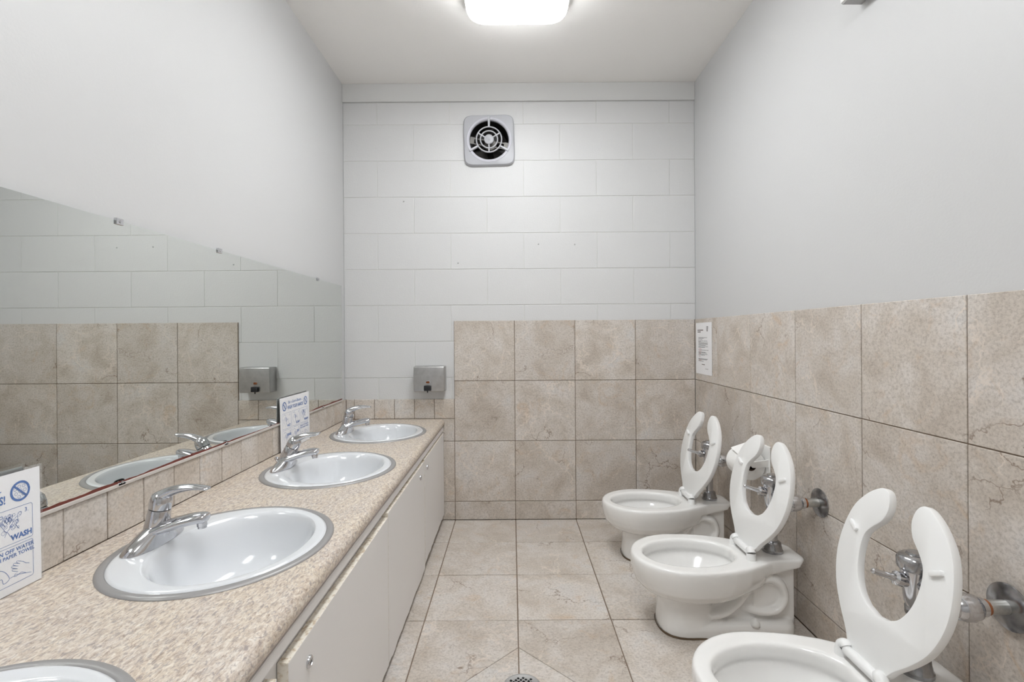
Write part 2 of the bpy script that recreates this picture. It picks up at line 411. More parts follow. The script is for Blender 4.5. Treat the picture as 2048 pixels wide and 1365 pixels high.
for i, (a, b, zt, zb, lk) in enumerate(doors):
    bm = bmesh.new()
    n = 24; loopF = []; rnd = random.Random(i)
    # slab with a swollen, uneven lower edge
    xs0, xs1 = -0.402 + 0.66, -0.3825 + 0.66
    low = [zb + rnd.uniform(-0.004, 0.004) for _ in range(n + 1)]
    for xk in (xs0, xs1):
        L = [(xk, a + (b - a) * k / n - 1.44, low[k]) for k in range(n + 1)] + [(xk, a + (b - a) * k / n - 1.44, zt) for k in range(n, -1, -1)]
        loopF.append([Vector(p) for p in L])
    rings(bm, loopF, True, True, True)
    d = finish('door', bm, 'cab', cab)
    cabpart('edge_band', 'cab_edge', (-0.4015, -0.383, a, b, zt - 0.001, zt + 0.0008), bev=0, parent=d)
    cabpart('edge_band', 'cab_edge', (-0.4015, -0.383, a - 0.0008, a + 0.001, zb + 0.005, zt), bev=0, parent=d)
    if lk:
        zl = 0.421 if i == 1 else 0.442
        bm = bmesh.new(); lathe(bm, [(0, 0.011), (0.003, 0.011), (0.005, 0.0095), (0.0055, 0.006), (0.004, 0.0055), (0.004, 0.001)], (-0.3825 + 0.66, lk - 1.44, zl), (1, 0, 0), 20)
        finish('cam_lock', bm, 'chrome', d, True, angle=40)
        bm = bmesh.new(); box(bm, -0.3790 + 0.66, -0.3780 + 0.66, lk - 1.4410, lk - 1.4390, zl - 0.004, zl + 0.004); finish('keyway', bm, 'dark', d)

SY = [2.372, 1.738, 1.106, 0.472]; SX = -0.637; SA, SB = 0.222, 0.239
bm = bmesh.new()
NE = 64
edges_y = [2.765, 2.055, 1.422, 0.789, 0.13]
xb0, xf0 = XL, XF - 0.024
for k, sy in enumerate(SY):
    ya, yb = edges_y[k + 1], edges_y[k]
    e = superell(SX, sy, CT, SA - 0.012, SB - 0.012, 2, NE); out = []; low = []
    for i in range(NE):
        t = 2 * PI * i / NE; c, s = math.cos(t), math.sin(t)
        r = min(((xf0 - SX) / c if c > 1e-9 else 9), ((xb0 - SX) / c if c < -1e-9 else 9), ((yb - sy) / s if s > 1e-9 else 9), ((ya - sy) / s if s < -1e-9 else 9))
        out.append(Vector((SX + c * r, sy + s * r, CT)))
    # make sure the corners are in the outline
    for cx, cy in ((xf0, yb), (xf0, ya), (xb0, yb), (xb0, ya)):
        j = min(range(NE), key=lambda q: (out[q] - Vector((cx, cy, CT))).length); out[j] = Vector((cx, cy, CT))
    low = [Vector((p.x, p.y, CT - 0.03)) for p in e]
    rings(bm, [low, e, out])
prof = [(xb0, CT - 0.045), (xb0, CT)]
prof2 = []
for i in range(0, 13):
    a = PI / 2 - i * (PI * 0.86) / 12
    prof2.append((XF - 0.024 + 0.024 * math.cos(a), CT - 0.0225 + 0.0225 * math.sin(a)))
loop = prof2 + [(XF - 0.03, CT - 0.0445)]
L = [[Vector((x, yv, z)) for x, z in loop] for yv in (0.13, 2.765)]
rings(bm, L, False)
for yv in (0.13, 2.765):
    bm.faces.new([bm.verts.new((x, yv, z)) for x, z in [(xb0, CT)] + loop + [(xb0, CT - 0.0445)]])
bmesh.ops.remove_doubles(bm, verts=bm.verts[:], dist=0.0003)
for v in bm.verts: v.co -= Vector((-0.66, 1.44, CT))
ctop = finish('countertop', bm, 'granite', None, True, (-0.66, 1.44, CT), angle=45)
tag(ctop, 'speckled beige granite-look laminate countertop with rounded front edge', 'countertop')

# ------------------------------------------------------------------ sinks
def make_sink(label):
    t = thing('sink', label, 'sink', (SX, SY[0], CT), 'oval drop-in sinks in the counter')
    bm = bmesh.new()
    prof = [(0.0, 0.0004), (0.0015, 0.003), (0.006, 0.0048), (0.013, 0.005), (0.0165, 0.0042), (0.0175, 0.002)]
    rings(bm, [superell(0, 0, z, SA - d, SB - d, 2, 72) for d, z in prof])
    finish('rim_ring', bm, 'ring', t, True)
    bm = bmesh.new(); sec = []
    a0, b0 = SA - 0.0172, SB - 0.0172
    # (centre x, a, b, z)
    keys = [(0.0, a0, b0, 0.0035), (0.0, a0 - 0.004, b0 - 0.004, 0.0062), (0.004, a0 - 0.012, b0 - 0.010, 0.0068), (0.021, 0.160, 0.197, 0.0058), (0.023, 0.155, 0.192, 0.0035),
            (0.0245, 0.150, 0.187, -0.003), (0.026, 0.145, 0.181, -0.016), (0.027, 0.136, 0.170, -0.048), (0.026, 0.122, 0.152, -0.085), (0.022, 0.098, 0.122, -0.112), (0.016, 0.064, 0.078, -0.128),
            (0.012, 0.035, 0.038, -0.134), (0.011, 0.021, 0.021, -0.137)]
    dense = spline(keys, 3)
    rings(bm, [superell(c, 0, z, a, b, 2, 72) for c, a, b, z in dense])
    # underside so that the bowl has thickness
    rings(bm, [superell(c, 0, z - 0.012, a + 0.006, b + 0.006, 2, 72) for c, a, b, z in keys[5:]], cap1=True)
    finish('basin', bm, 'basin', t, True)
    bm = bmesh.new(); lathe(bm, [(0, 0.0205), (0.002, 0.022), (0.004, 0.020), (0.0035, 0.016), (-0.004, 0.014)], (0.011, 0, -0.137), (0, 0, 1), 28); finish('drain', bm, 'chrome', t, True, angle=40)
    # overflow slot on the room side of the bowl, facing the mirror
    bm = bmesh.new(); base = Vector((0.026 + 0.1385, 0, -0.042)); nrm = Vector((-1, 0, 0.27)).normalized(); up = Vector((0.27, 0, 1)).normalized()
    ps = []
    for i in range(24):
        a = 2 * PI * i / 24; ps.append(base + nrm * 0.0015 + Vector((0, 1, 0)) * 0.024 * math.copysign(abs(math.cos(a)) ** 0.6, math.cos(a)) + up * 0.0085 * math.sin(a))
    rings(bm, [[p + nrm * 0.001 for p in ps], [p - nrm * 0.004 for p in ps]], True, True, True)
    finish('overflow_slot', bm, 'dark', t)
    return t
lab = ['oval white sink in steel ring nearest the tiled back wall', 'second oval white sink from the tiled back wall', 'oval white sink beside the large hand-washing sign, third from back wall', 'oval white sink cut off at the bottom left corner']
s0 = make_sink(lab[0])
for i in range(1, 4):
    c = copy_tree(s0); c.location = (SX, SY[i], CT); c['label'] = lab[i]

# ------------------------------------------------------------------ taps
def make_tap(label, y, lean, wedge):
    t = thing('faucet', label, 'faucet', (-0.800, y, CT + 0.0062), 'single lever chrome faucets')
    bm = bmesh.new()
    e = 2.6 if wedge else 2.1
    secs = [(0, 0.028, 0.084, 0.0), (0, 0.0285, 0.0845, 0.004), (0.001, 0.027, 0.079, 0.010), (0.003, 0.025, 0.062, 0.018), (0.006, 0.023, 0.042, 0.027), (0.010, 0.021, 0.027, 0.036), (0.014, 0.019, 0.020, 0.043)]
    if wedge: secs = [(0, 0.030, 0.084, 0.0), (0, 0.030, 0.084, 0.003), (0.002, 0.026, 0.070, 0.016), (0.006, 0.024, 0.050, 0.027), (0.010, 0.022, 0.032, 0.036), (0.014, 0.018, 0.02, 0.042)]
    rings(bm, [superell(c, 0, z, a, b, e, 40) for c, a, b, z in secs], True, True, True)
    finish('base_plate', bm, 'chrome', t, True, angle=50)
    bm = bmesh.new()
    P = spline([(-0.004, 0, 0.022), (0.03, 0, 0.036), (0.060, 0, 0.045), (0.090, 0, 0.052), (0.109, 0, 0.054), (0.119, 0, 0.052)], 5)
    n = len(P); R = []
    for i in range(n):
        u = i / (n - 1); ra = 0.026 * (1 - u) ** 1.2 + 0.0155; rb = 0.0135 - 0.002 * u
        if u > 0.93: k = (1 - u) / 0.07; ra *= max(0.35, math.sqrt(max(0, 1 - (1 - k) ** 2))); rb *= max(0.35, math.sqrt(max(0, 1 - (1 - k) ** 2)))
        R.append((ra, rb))
    sweep(bm, P, R, 20, (0, 1, 0)); finish('spout', bm, 'chrome', t, True, angle=60)
    bm = bmesh.new(); lathe(bm, [(0, 0.0105), (0.011, 0.0105), (0.012, 0.009), (0.016, 0.009), (0.016, 0.006), (0.012, 0.006)], (0.107, 0, 0.047), (0.08, 0, -1), 20); finish('aerator', bm, 'chrome', t, True, angle=40)
    # leaning body and lever
    sl = math.tan(math.radians(lean)); ax = Vector((sl, 0, 1)).normalized(); b0 = Vector((0.004, 0, 0.018))
    bm = bmesh.new(); lathe(bm, [(0, 0.0265), (0.02, 0.0245), (0.055, 0.0222), (0.0575, 0.021)], b0, ax, 28); finish('body', bm, 'chrome', t, True, angle=40)
    bm = bmesh.new(); lathe(bm, [(0.057, 0.0205), (0.0605, 0.0205)], b0, ax, 28); finish('seam_ring', bm, 'black', t, True, angle=40)
    bm = bmesh.new(); lathe(bm, [(0.0600, 0.0222), (0.072, 0.0225), (0.084, 0.0205), (0.092, 0.0155), (0.097, 0.008), (0.0985, 0.0005)], b0, ax, 28)
    tip = b0 + ax * 0.083
    P = spline([tip + Vector((-0.010, 0, -0.004)), tip + Vector((0.012, 0, 0.009)), tip + Vector((0.040, 0, 0.0185)), tip + Vector((0.072, 0, 0.022)), Vector((0.126, 0, 0.1185))], 5)
    n = len(P); R = []
    for i in range(n):
        u = i / (n - 1); ra = 0.0175 - 0.006 * u; rb = 0.012 * (1 - u) + 0.0032
        if u > 0.93: k = (1 - u) / 0.07; f = max(0.3, math.sqrt(max(0, 1 - (1 - k) ** 2))); ra *= f; rb *= f
        R.append((ra, rb))
    sweep(bm, P, R, 18, (0, 1, 0)); finish('lever', bm, 'chrome', t, True, angle=60)
    if wedge: return t
    bm = bmesh.new(); lathe(bm, [(0, 0.003), (0.018, 0.003), (0.019, 0.0065), (0.026, 0.0065), (0.028, 0.003)], (-0.024, 0, 0.008), (-0.12, 0, 1), 12); finish('popup_rod', bm, 'chrome', t, True, angle=40)
    return t
make_tap('chrome single lever faucet on the sink nearest the back wall', SY[0], 14, True)
make_tap('chrome single lever faucet with steeply leaning body on the second sink from the back', SY[1], 26, False)
make_tap('large chrome single lever faucet beside the hand-washing sign in front', SY[2], 10, True)

# ------------------------------------------------------------------ mirror
MZ0, MZ1, MY0, MY1, MX = 0.684, 1.302, 0.16, 2.700, -0.9255
mir = thing('wall_mirror', 'long frameless wall mirror above the sinks with corroded lower edge', 'mirror', (MX, 1.43, MZ0))
bm = bmesh.new(); box(bm, -0.0055, 0, MY0 - 1.43, MY1 - 1.43, 0, MZ1 - MZ0)
g = finish('glass', bm, 'mirror', mir); g.data.materials.append(M['mirror_edge'])
for p in g.data.polygons:
    if abs(p.normal.x) < 0.5: p.material_index = 1
bm = bmesh.new(); box(bm, -0.010, 0.004, MY0 - 1.43, MY1 - 1.43, -0.0075, 0.0005, 0.001); finish('bottom_channel', bm, 'channel', mir)
bm = bmesh.new(); n = 220; rnd = random.Random(3)
lo, hi = [], []; cur = 0.004
for i in range(n + 1):
    yv = MY0 + (MY1 - MY0) * i / n - 1.43; cur = min(0.0075, max(0.0018, cur + rnd.uniform(-0.0012, 0.0012)))
    lo.append(Vector((0.0005, yv, 0.0))); hi.append(Vector((0.0005, yv, cur)))
f = lambda L, dx: [p + Vector((dx, 0, 0)) for p in L]
rings(bm, [f(lo, 0), f(hi, 0), f(hi, -0.0015), f(lo, -0.0015)], False)
finish('corroded_edge', bm, 'corrosion', mir)
def clip(yv, zv, up):
    bm = bmesh.new(); s = 1 if up else -1
    box(bm, -0.004, 0.004, yv - 1.43 - 0.011, yv - 1.43 + 0.011, zv - MZ0 - 0.009, zv - MZ0 + 0.004 * s + 0.002, 0.001)
    lathe(bm, [(0, 0.0035), (0.0015, 0.003), (0.002, 0.001)], (0.004, yv - 1.43, zv - MZ0 - 0.002), (1, 0, 0), 12)
    finish('clip', bm, 'chrome', mir, True, angle=30)
for yv in (1.172, 1.574, 2.374, 0.56): clip(yv, MZ1, True)
for yv in (1.172, 1.60, 1.985, 2.42, 0.56): clip(yv, MZ0 + 0.004, False)

# ------------------------------------------------------------------ printed signs
def text_bm(bm, body, x, y, size, bold=0.0, shear=0.0, align='CENTER', sx=1.0, z=0.0, fit=None):
    cu = bpy.data.curves.new('lettering', 'FONT'); cu.body = body; cu.size = size; cu.align_x = align; cu.shear = shear; cu.offset = bold; cu.resolution_u = 2
    o = bpy.data.objects.new('lettering', cu); C.objects.link(o)
    dg = bpy.context.evaluated_depsgraph_get(); me = bpy.data.meshes.new_from_object(o.evaluated_get(dg))
    if fit: xs_ = [v.co.x for v in me.vertices]; sx = fit / (max(xs_) - min(xs_))
    me.transform(Matrix.Translation((x, y, z)) @ Matrix.Diagonal((sx, 1, 1, 1))); bm.from_mesh(me)
    bpy.data.objects.remove(o); bpy.data.curves.remove(cu); bpy.data.meshes.remove(me)
def line(bm, pts, wd, closed=False):
    P = [Vector((p[0], p[1], 0)) for p in pts]
    if closed: P = P + [P[0]]
    prev = None
    n = len(P)
    for i, p in enumerate(P):
        if closed and i in (0, n - 1): d = P[1] - P[n - 2]
        else: d = P[min(i + 1, n - 1)] - P[max(i - 1, 0)]
        if d.length < 1e-9: continue
        d.normalize(); q = Vector((-d.y, d.x, 0)) * wd / 2
        a, b = bm.verts.new(p + q), bm.verts.new(p - q)
        if prev: bm.faces.new((prev[0], prev[1], b, a))
        prev = (a, b)
def circ(cx, cy, r, n=24, ry=None): return [(cx + r * math.cos(2 * PI * i / n), cy + (ry or r) * math.sin(2 * PI * i / n)) for i in range(n)]
def rrect(x0, x1, y0, y1, r, n=5):
    L = []
    for cx, cy, a0 in ((x1 - r, y1 - r, 0), (x0 + r, y1 - r, PI / 2), (x0 + r, y0 + r, PI), (x1 - r, y0 + r, 1.5 * PI)):
        for i in range(n + 1): a = a0 + PI / 2 * i / n; L.append((cx + r * math.cos(a), cy + r * math.sin(a)))
    return L
def hand(bm, cx, cy, s, rot=0.0, mir=1):
    """open line drawing of a hand with five fingers"""
    outline = [(-.55, -1.0), (-.5, -.45), (-.95, -.05), (-.98, .18), (-.8, .22), (-.48, -.02), (-.46, .65), (-.36, .75), (-.26, .65), (-.22, .15), (-.18, .85), (-.07, .95), (.03, .85), (.05, .18), (.10, .78), (.2, .88), (.3, .78), (.3, .12), (.38, .55), (.47, .62), (.55, .52), (.52, -.2), (.4, -.5), (.42, -1.0)]
    c, sn = math.cos(rot), math.sin(rot)
    line(bm, [(cx + s * (mir * x * c - y * sn), cy + s * (mir * x * sn + y * c)) for x, y in outline], 0.0007)
SW, SH = 0.2794, 0.2159
def sign_print():
    bm = bmesh.new(); W, H = SW, SH
    text_bm(bm, 'Be a Germ-Buster...', W / 2, H - 0.029, 0.0175, 0.0001, 0.25, fit=0.135)
    text_bm(bm, 'WASH YOUR HANDS!', W / 2, H - 0.051, 0.0200, 0.0006, fit=0.150)
    for cx in (0.038, W - 0.038):
        cy = H - 0.036
        line(bm, circ(cx, cy, 0.0165, 32), 0.0042, True); line(bm, [(cx - 0.0115, cy + 0.0115), (cx + 0.0115, cy - 0.0115)], 0.0036)
        for k in range(7):
            a = k * 0.9; r = 0.0085 + 0.002 * (k % 2); line(bm, circ(cx + r * math.cos(a), cy + r * math.sin(a), 0.0028, 9), 0.0006, True)
        line(bm, circ(cx, cy, 0.0035, 9), 0.0006, True)
    x0, pw = 0.016, (W - 0.032 - 0.010) / 3
    rows = [(0.089, 0.152), (0.016, 0.084)]
    words = [['WET', 'SOAP', 'WASH'], ['RINSE', 'DRY', '']]
    for r, (ya, yb) in enumerate(rows):
        for c in range(3):
            xa = x0 + c * (pw + 0.005); xb = xa + pw; num = r * 3 + c + 1
            line(bm, rrect(xa, xb, ya, yb, 0.004), 0.0007, True)
            cx, cy = (xa + xb) / 2, (ya + yb) / 2
            if num == 6:
                text_bm(bm, 'TURN OFF WATER', cx, yb - 0.011, 0.0098, 0.0002); text_bm(bm, 'WITH PAPER TOWEL', cx, yb - 0.020, 0.0090, 0.0002)
                line(bm, spline([(xa + 0.006, ya + 0.022), (xa + 0.016, ya + 0.034), (xa + 0.028, ya + 0.026), (xa + 0.034, ya + 0.012), (xa + 0.024, ya + 0.008), (xa + 0.020, ya + 0.018), (xa + 0.006, ya + 0.010)], 5), 0.0008)
                hand(bm, xb - 0.026, ya + 0.026, 0.017, 1.1)
                line(bm, [(xa + 0.035, ya + 0.013), (xa + 0.048, ya + 0.014), (xb - 0.004, ya + 0.006)], 0.0007)
                continue
            text_bm(bm, '%d.' % num, xb - 0.011, yb - 0.013, 0.011, 0.0)
            wy = ya + 0.006 if r == 0 else yb - 0.026
            text_bm(bm, words[r][c], xb - 0.021, wy, 0.0135, 0.0006)
            if num == 3:
                hand(bm, cx - 0.010, cy + 0.006, 0.020, -0.5); hand(bm, cx - 0.004, cy + 0.003, 0.019, 0.5, -1)
                rr = random.Random(num)
                for k in range(22): line(bm, circ(cx - 0.006 + rr.uniform(-0.022, 0.024), cy + 0.006 + rr.uniform(-0.014, 0.016), rr.uniform(0.0015, 0.004), 8), 0.0005, True)
            else:
                hand(bm, cx - 0.012, cy - 0.002, 0.020, -0.35); hand(bm, cx + 0.004, cy - 0.004, 0.017, 0.5, -1)
                line(bm, spline([(cx - 0.03, cy + 0.022), (cx - 0.018, cy + 0.026), (cx - 0.008, cy + 0.022), (cx - 0.008, cy + 0.014)], 4), 0.0008)
    me = bpy.data.meshes.new('print'); bm.to_mesh(me); bm.free(); me.materials.append(M['ink']); return me
PRINT = sign_print()
def make_sign(label, y_far, xbot, lean):
    t = thing('hand_washing_sign', label, 'sign', (xbot, y_far - SW - 0.004, CT + 0.0005), 'hand-washing instruction signs')
    t.rotation_euler = (PI / 2, 0, PI / 2)
    t.rotation_euler = (Matrix.Rotation(math.radians(-lean), 4, 'Y') @ Euler((PI / 2, 0, PI / 2)).to_matrix().to_4x4()).to_euler()
    bm = bmesh.new(); box(bm, 0, SW, 0.001, SH, -0.0006, 0.0); finish('sheet', bm, 'paper', t)
    link('print', PRINT, None, t, loc=(0, 0, 0.0003))
    bm = bmesh.new()
    box(bm, -0.004, SW + 0.004, 0.0, SH + 0.005, 0.0010, 0.0014); box(bm, -0.004, SW + 0.004, 0.0, SH + 0.005, -0.0016, -0.0012)
    finish('sleeve', bm, 'clear', t)
    return t
make_sign('blue and white hand-washing sign in clear sleeve at the left picture edge', 0.958, -0.9060, 0.8)
make_sign('blue and white hand-washing sign standing behind the second faucet from the back', 2.247, -0.9150, 1.2)

nt_ = thing('paper_notice', 'printed white paper notice taped on the tiles at the right corner', 'notice', (XR - 0.0013, 2.640, 0.812))
nt_.rotation_euler = (PI / 2, 0, -PI / 2)
bm = bmesh.new(); NWD, NHT = 0.216, 0.276
box(bm, -NWD / 2, NWD / 2, 0, NHT, 0, 0.0008)
finish('sheet', bm, 'paper', nt_)
def bars(name, m, L):
    bm = bmesh.new()
    for (x0, x1, yv, h) in L:
        a = [bm.verts.new(((x0 - 0.5) * NWD, yv * NHT - h / 2, 0.0012)), bm.verts.new(((x1 - 0.5) * NWD, yv * NHT - h / 2, 0.0012)), bm.verts.new(((x1 - 0.5) * NWD, yv * NHT + h / 2, 0.0012)), bm.verts.new(((x0 - 0.5) * NWD, yv * NHT + h / 2, 0.0012))]
        bm.faces.new(a)
    me = bpy.data.meshes.new(name); bm.to_mesh(me); bm.free(); link(name, me, m, nt_)['kind'] = 'stuff'
rr = random.Random(5)
def words(x0, x1, yv, h):
    out = []; x = x0
    while x < x1 - 0.02: w_ = rr.uniform(0.02, 0.07); out.append((x, min(x + w_, x1), yv, h)); x += w_ + 0.012
    return out
B = []
for yv, x1 in ((0.71, 0.72), (0.695, 0.5), (0.67, 0.42), (0.645, 0.73), (0.63, 0.32), (0.61, 0.76), (0.595, 0.76), (0.575, 0.78), (0.56, 0.62), (0.535, 0.78), (0.52, 0.6), (0.47, 0.8), (0.43, 0.62), (0.415, 0.7), (0.39, 0.74), (0.37, 0.6), (0.30, 0.76), (0.285, 0.72), (0.255, 0.5)): B += words(0.17, x1, yv, 0.0022)
bars('body_text', 'ink_black', B)
bars('heading', 'ink_dark', words(0.12, 0.48, 0.855, 0.0055) + words(0.12, 0.32, 0.82, 0.0055) + words(0.38, 0.58, 0.19, 0.004) + words(0.60, 0.78, 0.115, 0.0018))
bars('red_text', 'ink_red', words(0.2, 0.38, 0.49, 0.0025) + words(0.2, 0.36, 0.445, 0.0025) + words(0.2, 0.34, 0.40, 0.0025) + words(0.2, 0.33, 0.345, 0.0025) + words(0.2, 0.36, 0.27, 0.0025))
bm = bmesh.new(); line(bm, [(0.043, 0.254), (0.047, 0.229)], 0.006); line(bm, [(0.060, 0.254), (0.053, 0.229)], 0.006); line(bm, [(0.043, 0.254), (0.060, 0.254)], 0.002)
for v in bm.verts: v.co.z = 0.0012
me = bpy.data.meshes.new('emblem'); bm.to_mesh(me); bm.free(); link('emblem', me, 'ink_dark', nt_)

# ------------------------------------------------------------------ soap dispenser
sp = thing('soap_dispenser', 'brushed steel wall soap dispenser with black push valve', 'soap dispenser', (-0.452, YBP, 0.724))
bm = bmesh.new(); box(bm, -0.084, 0.084, -0.082, -0.0005, 0.0, 0.138, 0.006, 3); finish('box_body', bm, 'steel', sp, True, angle=30)
bm = bmesh.new(); prism(bm, rrect(-0.0125, 0.0125, -0.009, 0.009, 0.006), 0, 0.003, 0.0008)
finish('window_bezel', bm, 'chrome', sp, True, (-0.006, -0.0815, 0.052), (PI / 2, 0, 0), 30)
bm = bmesh.new(); prism(bm, rrect(-0.0092, 0.0092, -0.0055, 0.0055, 0.003), 0, 0.0012)
finish('sight_window', bm, 'amber', sp, False, (-0.006, -0.0838, 0.052), (PI / 2, 0, 0))
bm = bmesh.new(); box(bm, -0.026, 0.013, -0.098, -0.0815, 0.006, 0.034, 0.003, 2); finish('push_valve', bm, 'black', sp, True, angle=30)
bm = bmesh.new(); lathe(bm, [(0, 0.004), (0.012, 0.0025)], (-0.007, -0.090, 0.007), (0, 0, -1), 12); finish('nozzle', bm, 'black', sp, True)

# ------------------------------------------------------------------ exhaust fan
fan = thing('exhaust_fan', 'square grey wall exhaust fan with round ringed grille', 'fan', (FX, YBP, FZ))
def sqr(r, e, n=96): return [(p.x, p.y) for p in superell(0, 0, 0, r, r, e, n)]
fr = lambda pts, y: [Vector((x, y, z)) for x, z in pts]
bm = bmesh.new()
rings(bm, [fr(sqr(0.141, 7.5), -0.001), fr(sqr(0.141, 7.5), -0.012), fr(sqr(0.136, 7.5), -0.020), fr(sqr(0.125, 2), -0.0235)])
finish('cover_plate', bm, 'fan', fan, True, rot=(0, math.radians(-1.2), 0), angle=35)
bm = bmesh.new(); rings(bm, [fr(sqr(0.1252, 2), -0.0235), fr(sqr(0.122, 2), -0.026), fr(sqr(0.110, 2), -0.022), fr(sqr(0.108, 2), -0.008), fr(sqr(0.110, 2), 0.0)])
finish('bezel_ring', bm, 'bezel', fan, True)
def torus_ring(r, wdt, name):
    bm = bmesh.new(); rings(bm, [fr(sqr(r - wdt, 2, 64), -0.024), fr(sqr(r - wdt * .6, 2, 64), -0.028), fr(sqr(r + wdt * .6, 2, 64), -0.028), fr(sqr(r + wdt, 2, 64), -0.024), fr(sqr(r, 2, 64), -0.018), fr(sqr(r - wdt, 2, 64), -0.024)])
    bmesh.ops.remove_doubles(bm, verts=bm.verts[:], dist=1e-5); finish(name, bm, 'fan', fan, True)
torus_ring(0.070, 0.0042, 'grille_ring'); torus_ring(0.0475, 0.0042, 'grille_ring')
def spoke(a, r0, r1, w0, w1):
    bm = bmesh.new(); d = Vector((math.cos(a), 0, math.sin(a))); q = Vector((-math.sin(a), 0, math.cos(a))); L = []
    for r, ww, yy_ in ((r0, w0, -0.024), (r1, w1, -0.027)):
        L.append([d * r + q * ww + Vector((0, yy_ + 0.006, 0)), d * r + q * ww * .7 + Vector((0, yy_ - 0.003, 0)), d * r - q * ww * .7 + Vector((0, yy_ - 0.003, 0)), d * r - q * ww + Vector((0, yy_ + 0.006, 0))])
    rings(bm, L, True, True, True); finish('spoke', bm, 'fan', fan)
for k in range(3):
    spoke(PI / 2 + k * 2 * PI / 3, 0.069, 0.124, 0.006, 0.0075); spoke(PI / 6 + k * 2 * PI / 3, 0.024, 0.071, 0.0042, 0.0042)
bm = bmesh.new(); lathe(bm, [(0.015, 0.022), (0.024, 0.0275), (0.030, 0.0265), (0.031, 0.023), (0.0295, 0.021), (0.0305, 0.006), (0.032, 0.004)], (0, 0, 0), (0, -1, 0), 36); finish('hub', bm, 'fan', fan, True, angle=40)
bm = bmesh.new(); rings(bm, [fr(sqr(0.1145, 2, 48), -0.002), fr(sqr(0.1145, 2, 48), 0.11)], cap1=True); finish('sleeve', bm, 'fan_dark', fan, True, angle=40)
bm = bmesh.new(); lathe(bm, [(0.012, 0.03), (0.016, 0.034), (0.045, 0.034), (0.05, 0.02)], (0.006, 0, -0.012), (0, 1, 0), 28); finish('motor', bm, 'fan_motor', fan, True, angle=40)
bm = bmesh.new(); box(bm, -0.109, 0.109, 0.014, 0.018, -0.026, -0.020); box(bm, -0.109, 0.109, 0.014, 0.018, 0.004, 0.010); box(bm, -0.109, -0.084, 0.012, 0.016, -0.026, 0.012); box(bm, 0.084, 0.109, 0.012, 0.016, -0.026, 0.012)
finish('motor_bracket', bm, 'fan_motor', fan, rot=(0, math.radians(10), 0))
for k in range(5):
    bm = bmesh.new(); a = k * 2 * PI / 5 + 0.4; L = []
    for r in (0.02, 0.045, 0.075, 0.100):
        row = []
        for s_ in (-1, -0.3, 0.4, 1):
            th = a + s_ * 0.38; row.append(Vector((r * math.cos(th), 0.068 + s_ * 0.016, r * math.sin(th))))
        L.append(row + [p + Vector((0, 0.0015, 0)) for p in reversed(row)])
    rings(bm, L, True, True, True); finish('blade', bm, 'fan_blade', fan, True, angle=50)

# ------------------------------------------------------------------ ceiling fixture
lt = thing('ceiling_light', 'glowing white wraparound ceiling light with rounded corners', 'ceiling light', (0.030, 1.752, ZC))
bm = bmesh.new()
def rr3(hx, hy, r, z): return [Vector((x, y, z)) for x, y in rrect(-hx, hx, -hy, hy, r, 8)]
rings(bm, [rr3(0.209, 0.389, 0.066, -0.040), rr3(0.208, 0.388, 0.068, -0.058), rr3(0.201, 0.381, 0.068, -0.072), rr3(0.186, 0.366, 0.065, -0.082), rr3(0.10, 0.28, 0.05, -0.086)], True, False, True)
finish('lens', bm, 'lens', lt, True)
bm = bmesh.new(); rings(bm, [rr3(0.214, 0.394, 0.066, -0.0005), rr3(0.214, 0.394, 0.066, -0.040), rr3(0.2105, 0.3905, 0.066, -0.042), rr3(0.2105, 0.3905, 0.066, -0.012)], True, True, True); finish('housing', bm, 'enamel', lt)

lt2 = copy_tree(lt)
for ch in lt2.children:
    if ch.name.startswith('lens'): ch.data = ch.data.copy(); ch.data.materials[0] = M['lens2']
lt2.location = (0.030, 0.12, ZC); lt2['label'] = 'second wraparound ceiling light of the row, overhead at the near end'
lt['group'] = lt2['group'] = 'wraparound ceiling lights'
# ------------------------------------------------------------------ wall device, top right
al = thing('wall_alarm_box', 'small white box on the right wall cut off by the top edge', 'alarm', (XRP, 1.392, 1.985))
bm = bmesh.new(); box(bm, -0.062, -0.0005, -0.062, 0.062, 0.002, 0.125, 0.005, 2); finish('case', bm, 'enamel', al, True, angle=30)
bm = bmesh.new(); box(bm, -0.057, -0.001, -0.058, 0.058, 0.0, 0.004); finish('grey_base', bm, 'grey', al)
bm = bmesh.new(); lathe(bm, [(0, 0.03), (0.006, 0.028), (0.010, 0.018), (0.011, 0.001)], (-0.062, 0, 0.07), (-1, 0, 0), 24); finish('dome', bm, 'plastic', al, True)

# ------------------------------------------------------------------ floor drain
dr = thing('floor_drain', 'round metal floor drain with square holes where the cut tiles meet', 'drain', (DX + 0.008, 1.447, 0.0))
bm = bmesh.new(); lathe(bm, [(0.0, 0.0575), (0.0018, 0.057), (0.0022, 0.054), (0.0014, 0.052), (0.0014, 0.001)], (0, 0, 0), (0, 0, 1), 48); finish('grate', bm, 'steel', dr, True, angle=40)
bm = bmesh.new()
for i in range(-4, 5):
    for j in range(-4, 5):
        x_, y_ = i * 0.0105, j * 0.0105
        if math.hypot(x_, y_) < 0.043: box(bm, x_ - 0.0036, x_ + 0.0036, y_ - 0.0036, y_ + 0.0036, 0.0008, 0.0017)
finish('hole_grid', bm, 'dark', dr, rot=(0, 0, math.radians(50)))
for s_ in (-1, 1):
    bm = bmesh.new(); lathe(bm, [(0, 0.0045), (0.0012, 0.004), (0.0014, 0.001)], (s_ * 0.0475, 0, 0.0014), (0, 0, 1), 14); finish('screw', bm, 'chrome', dr, True)

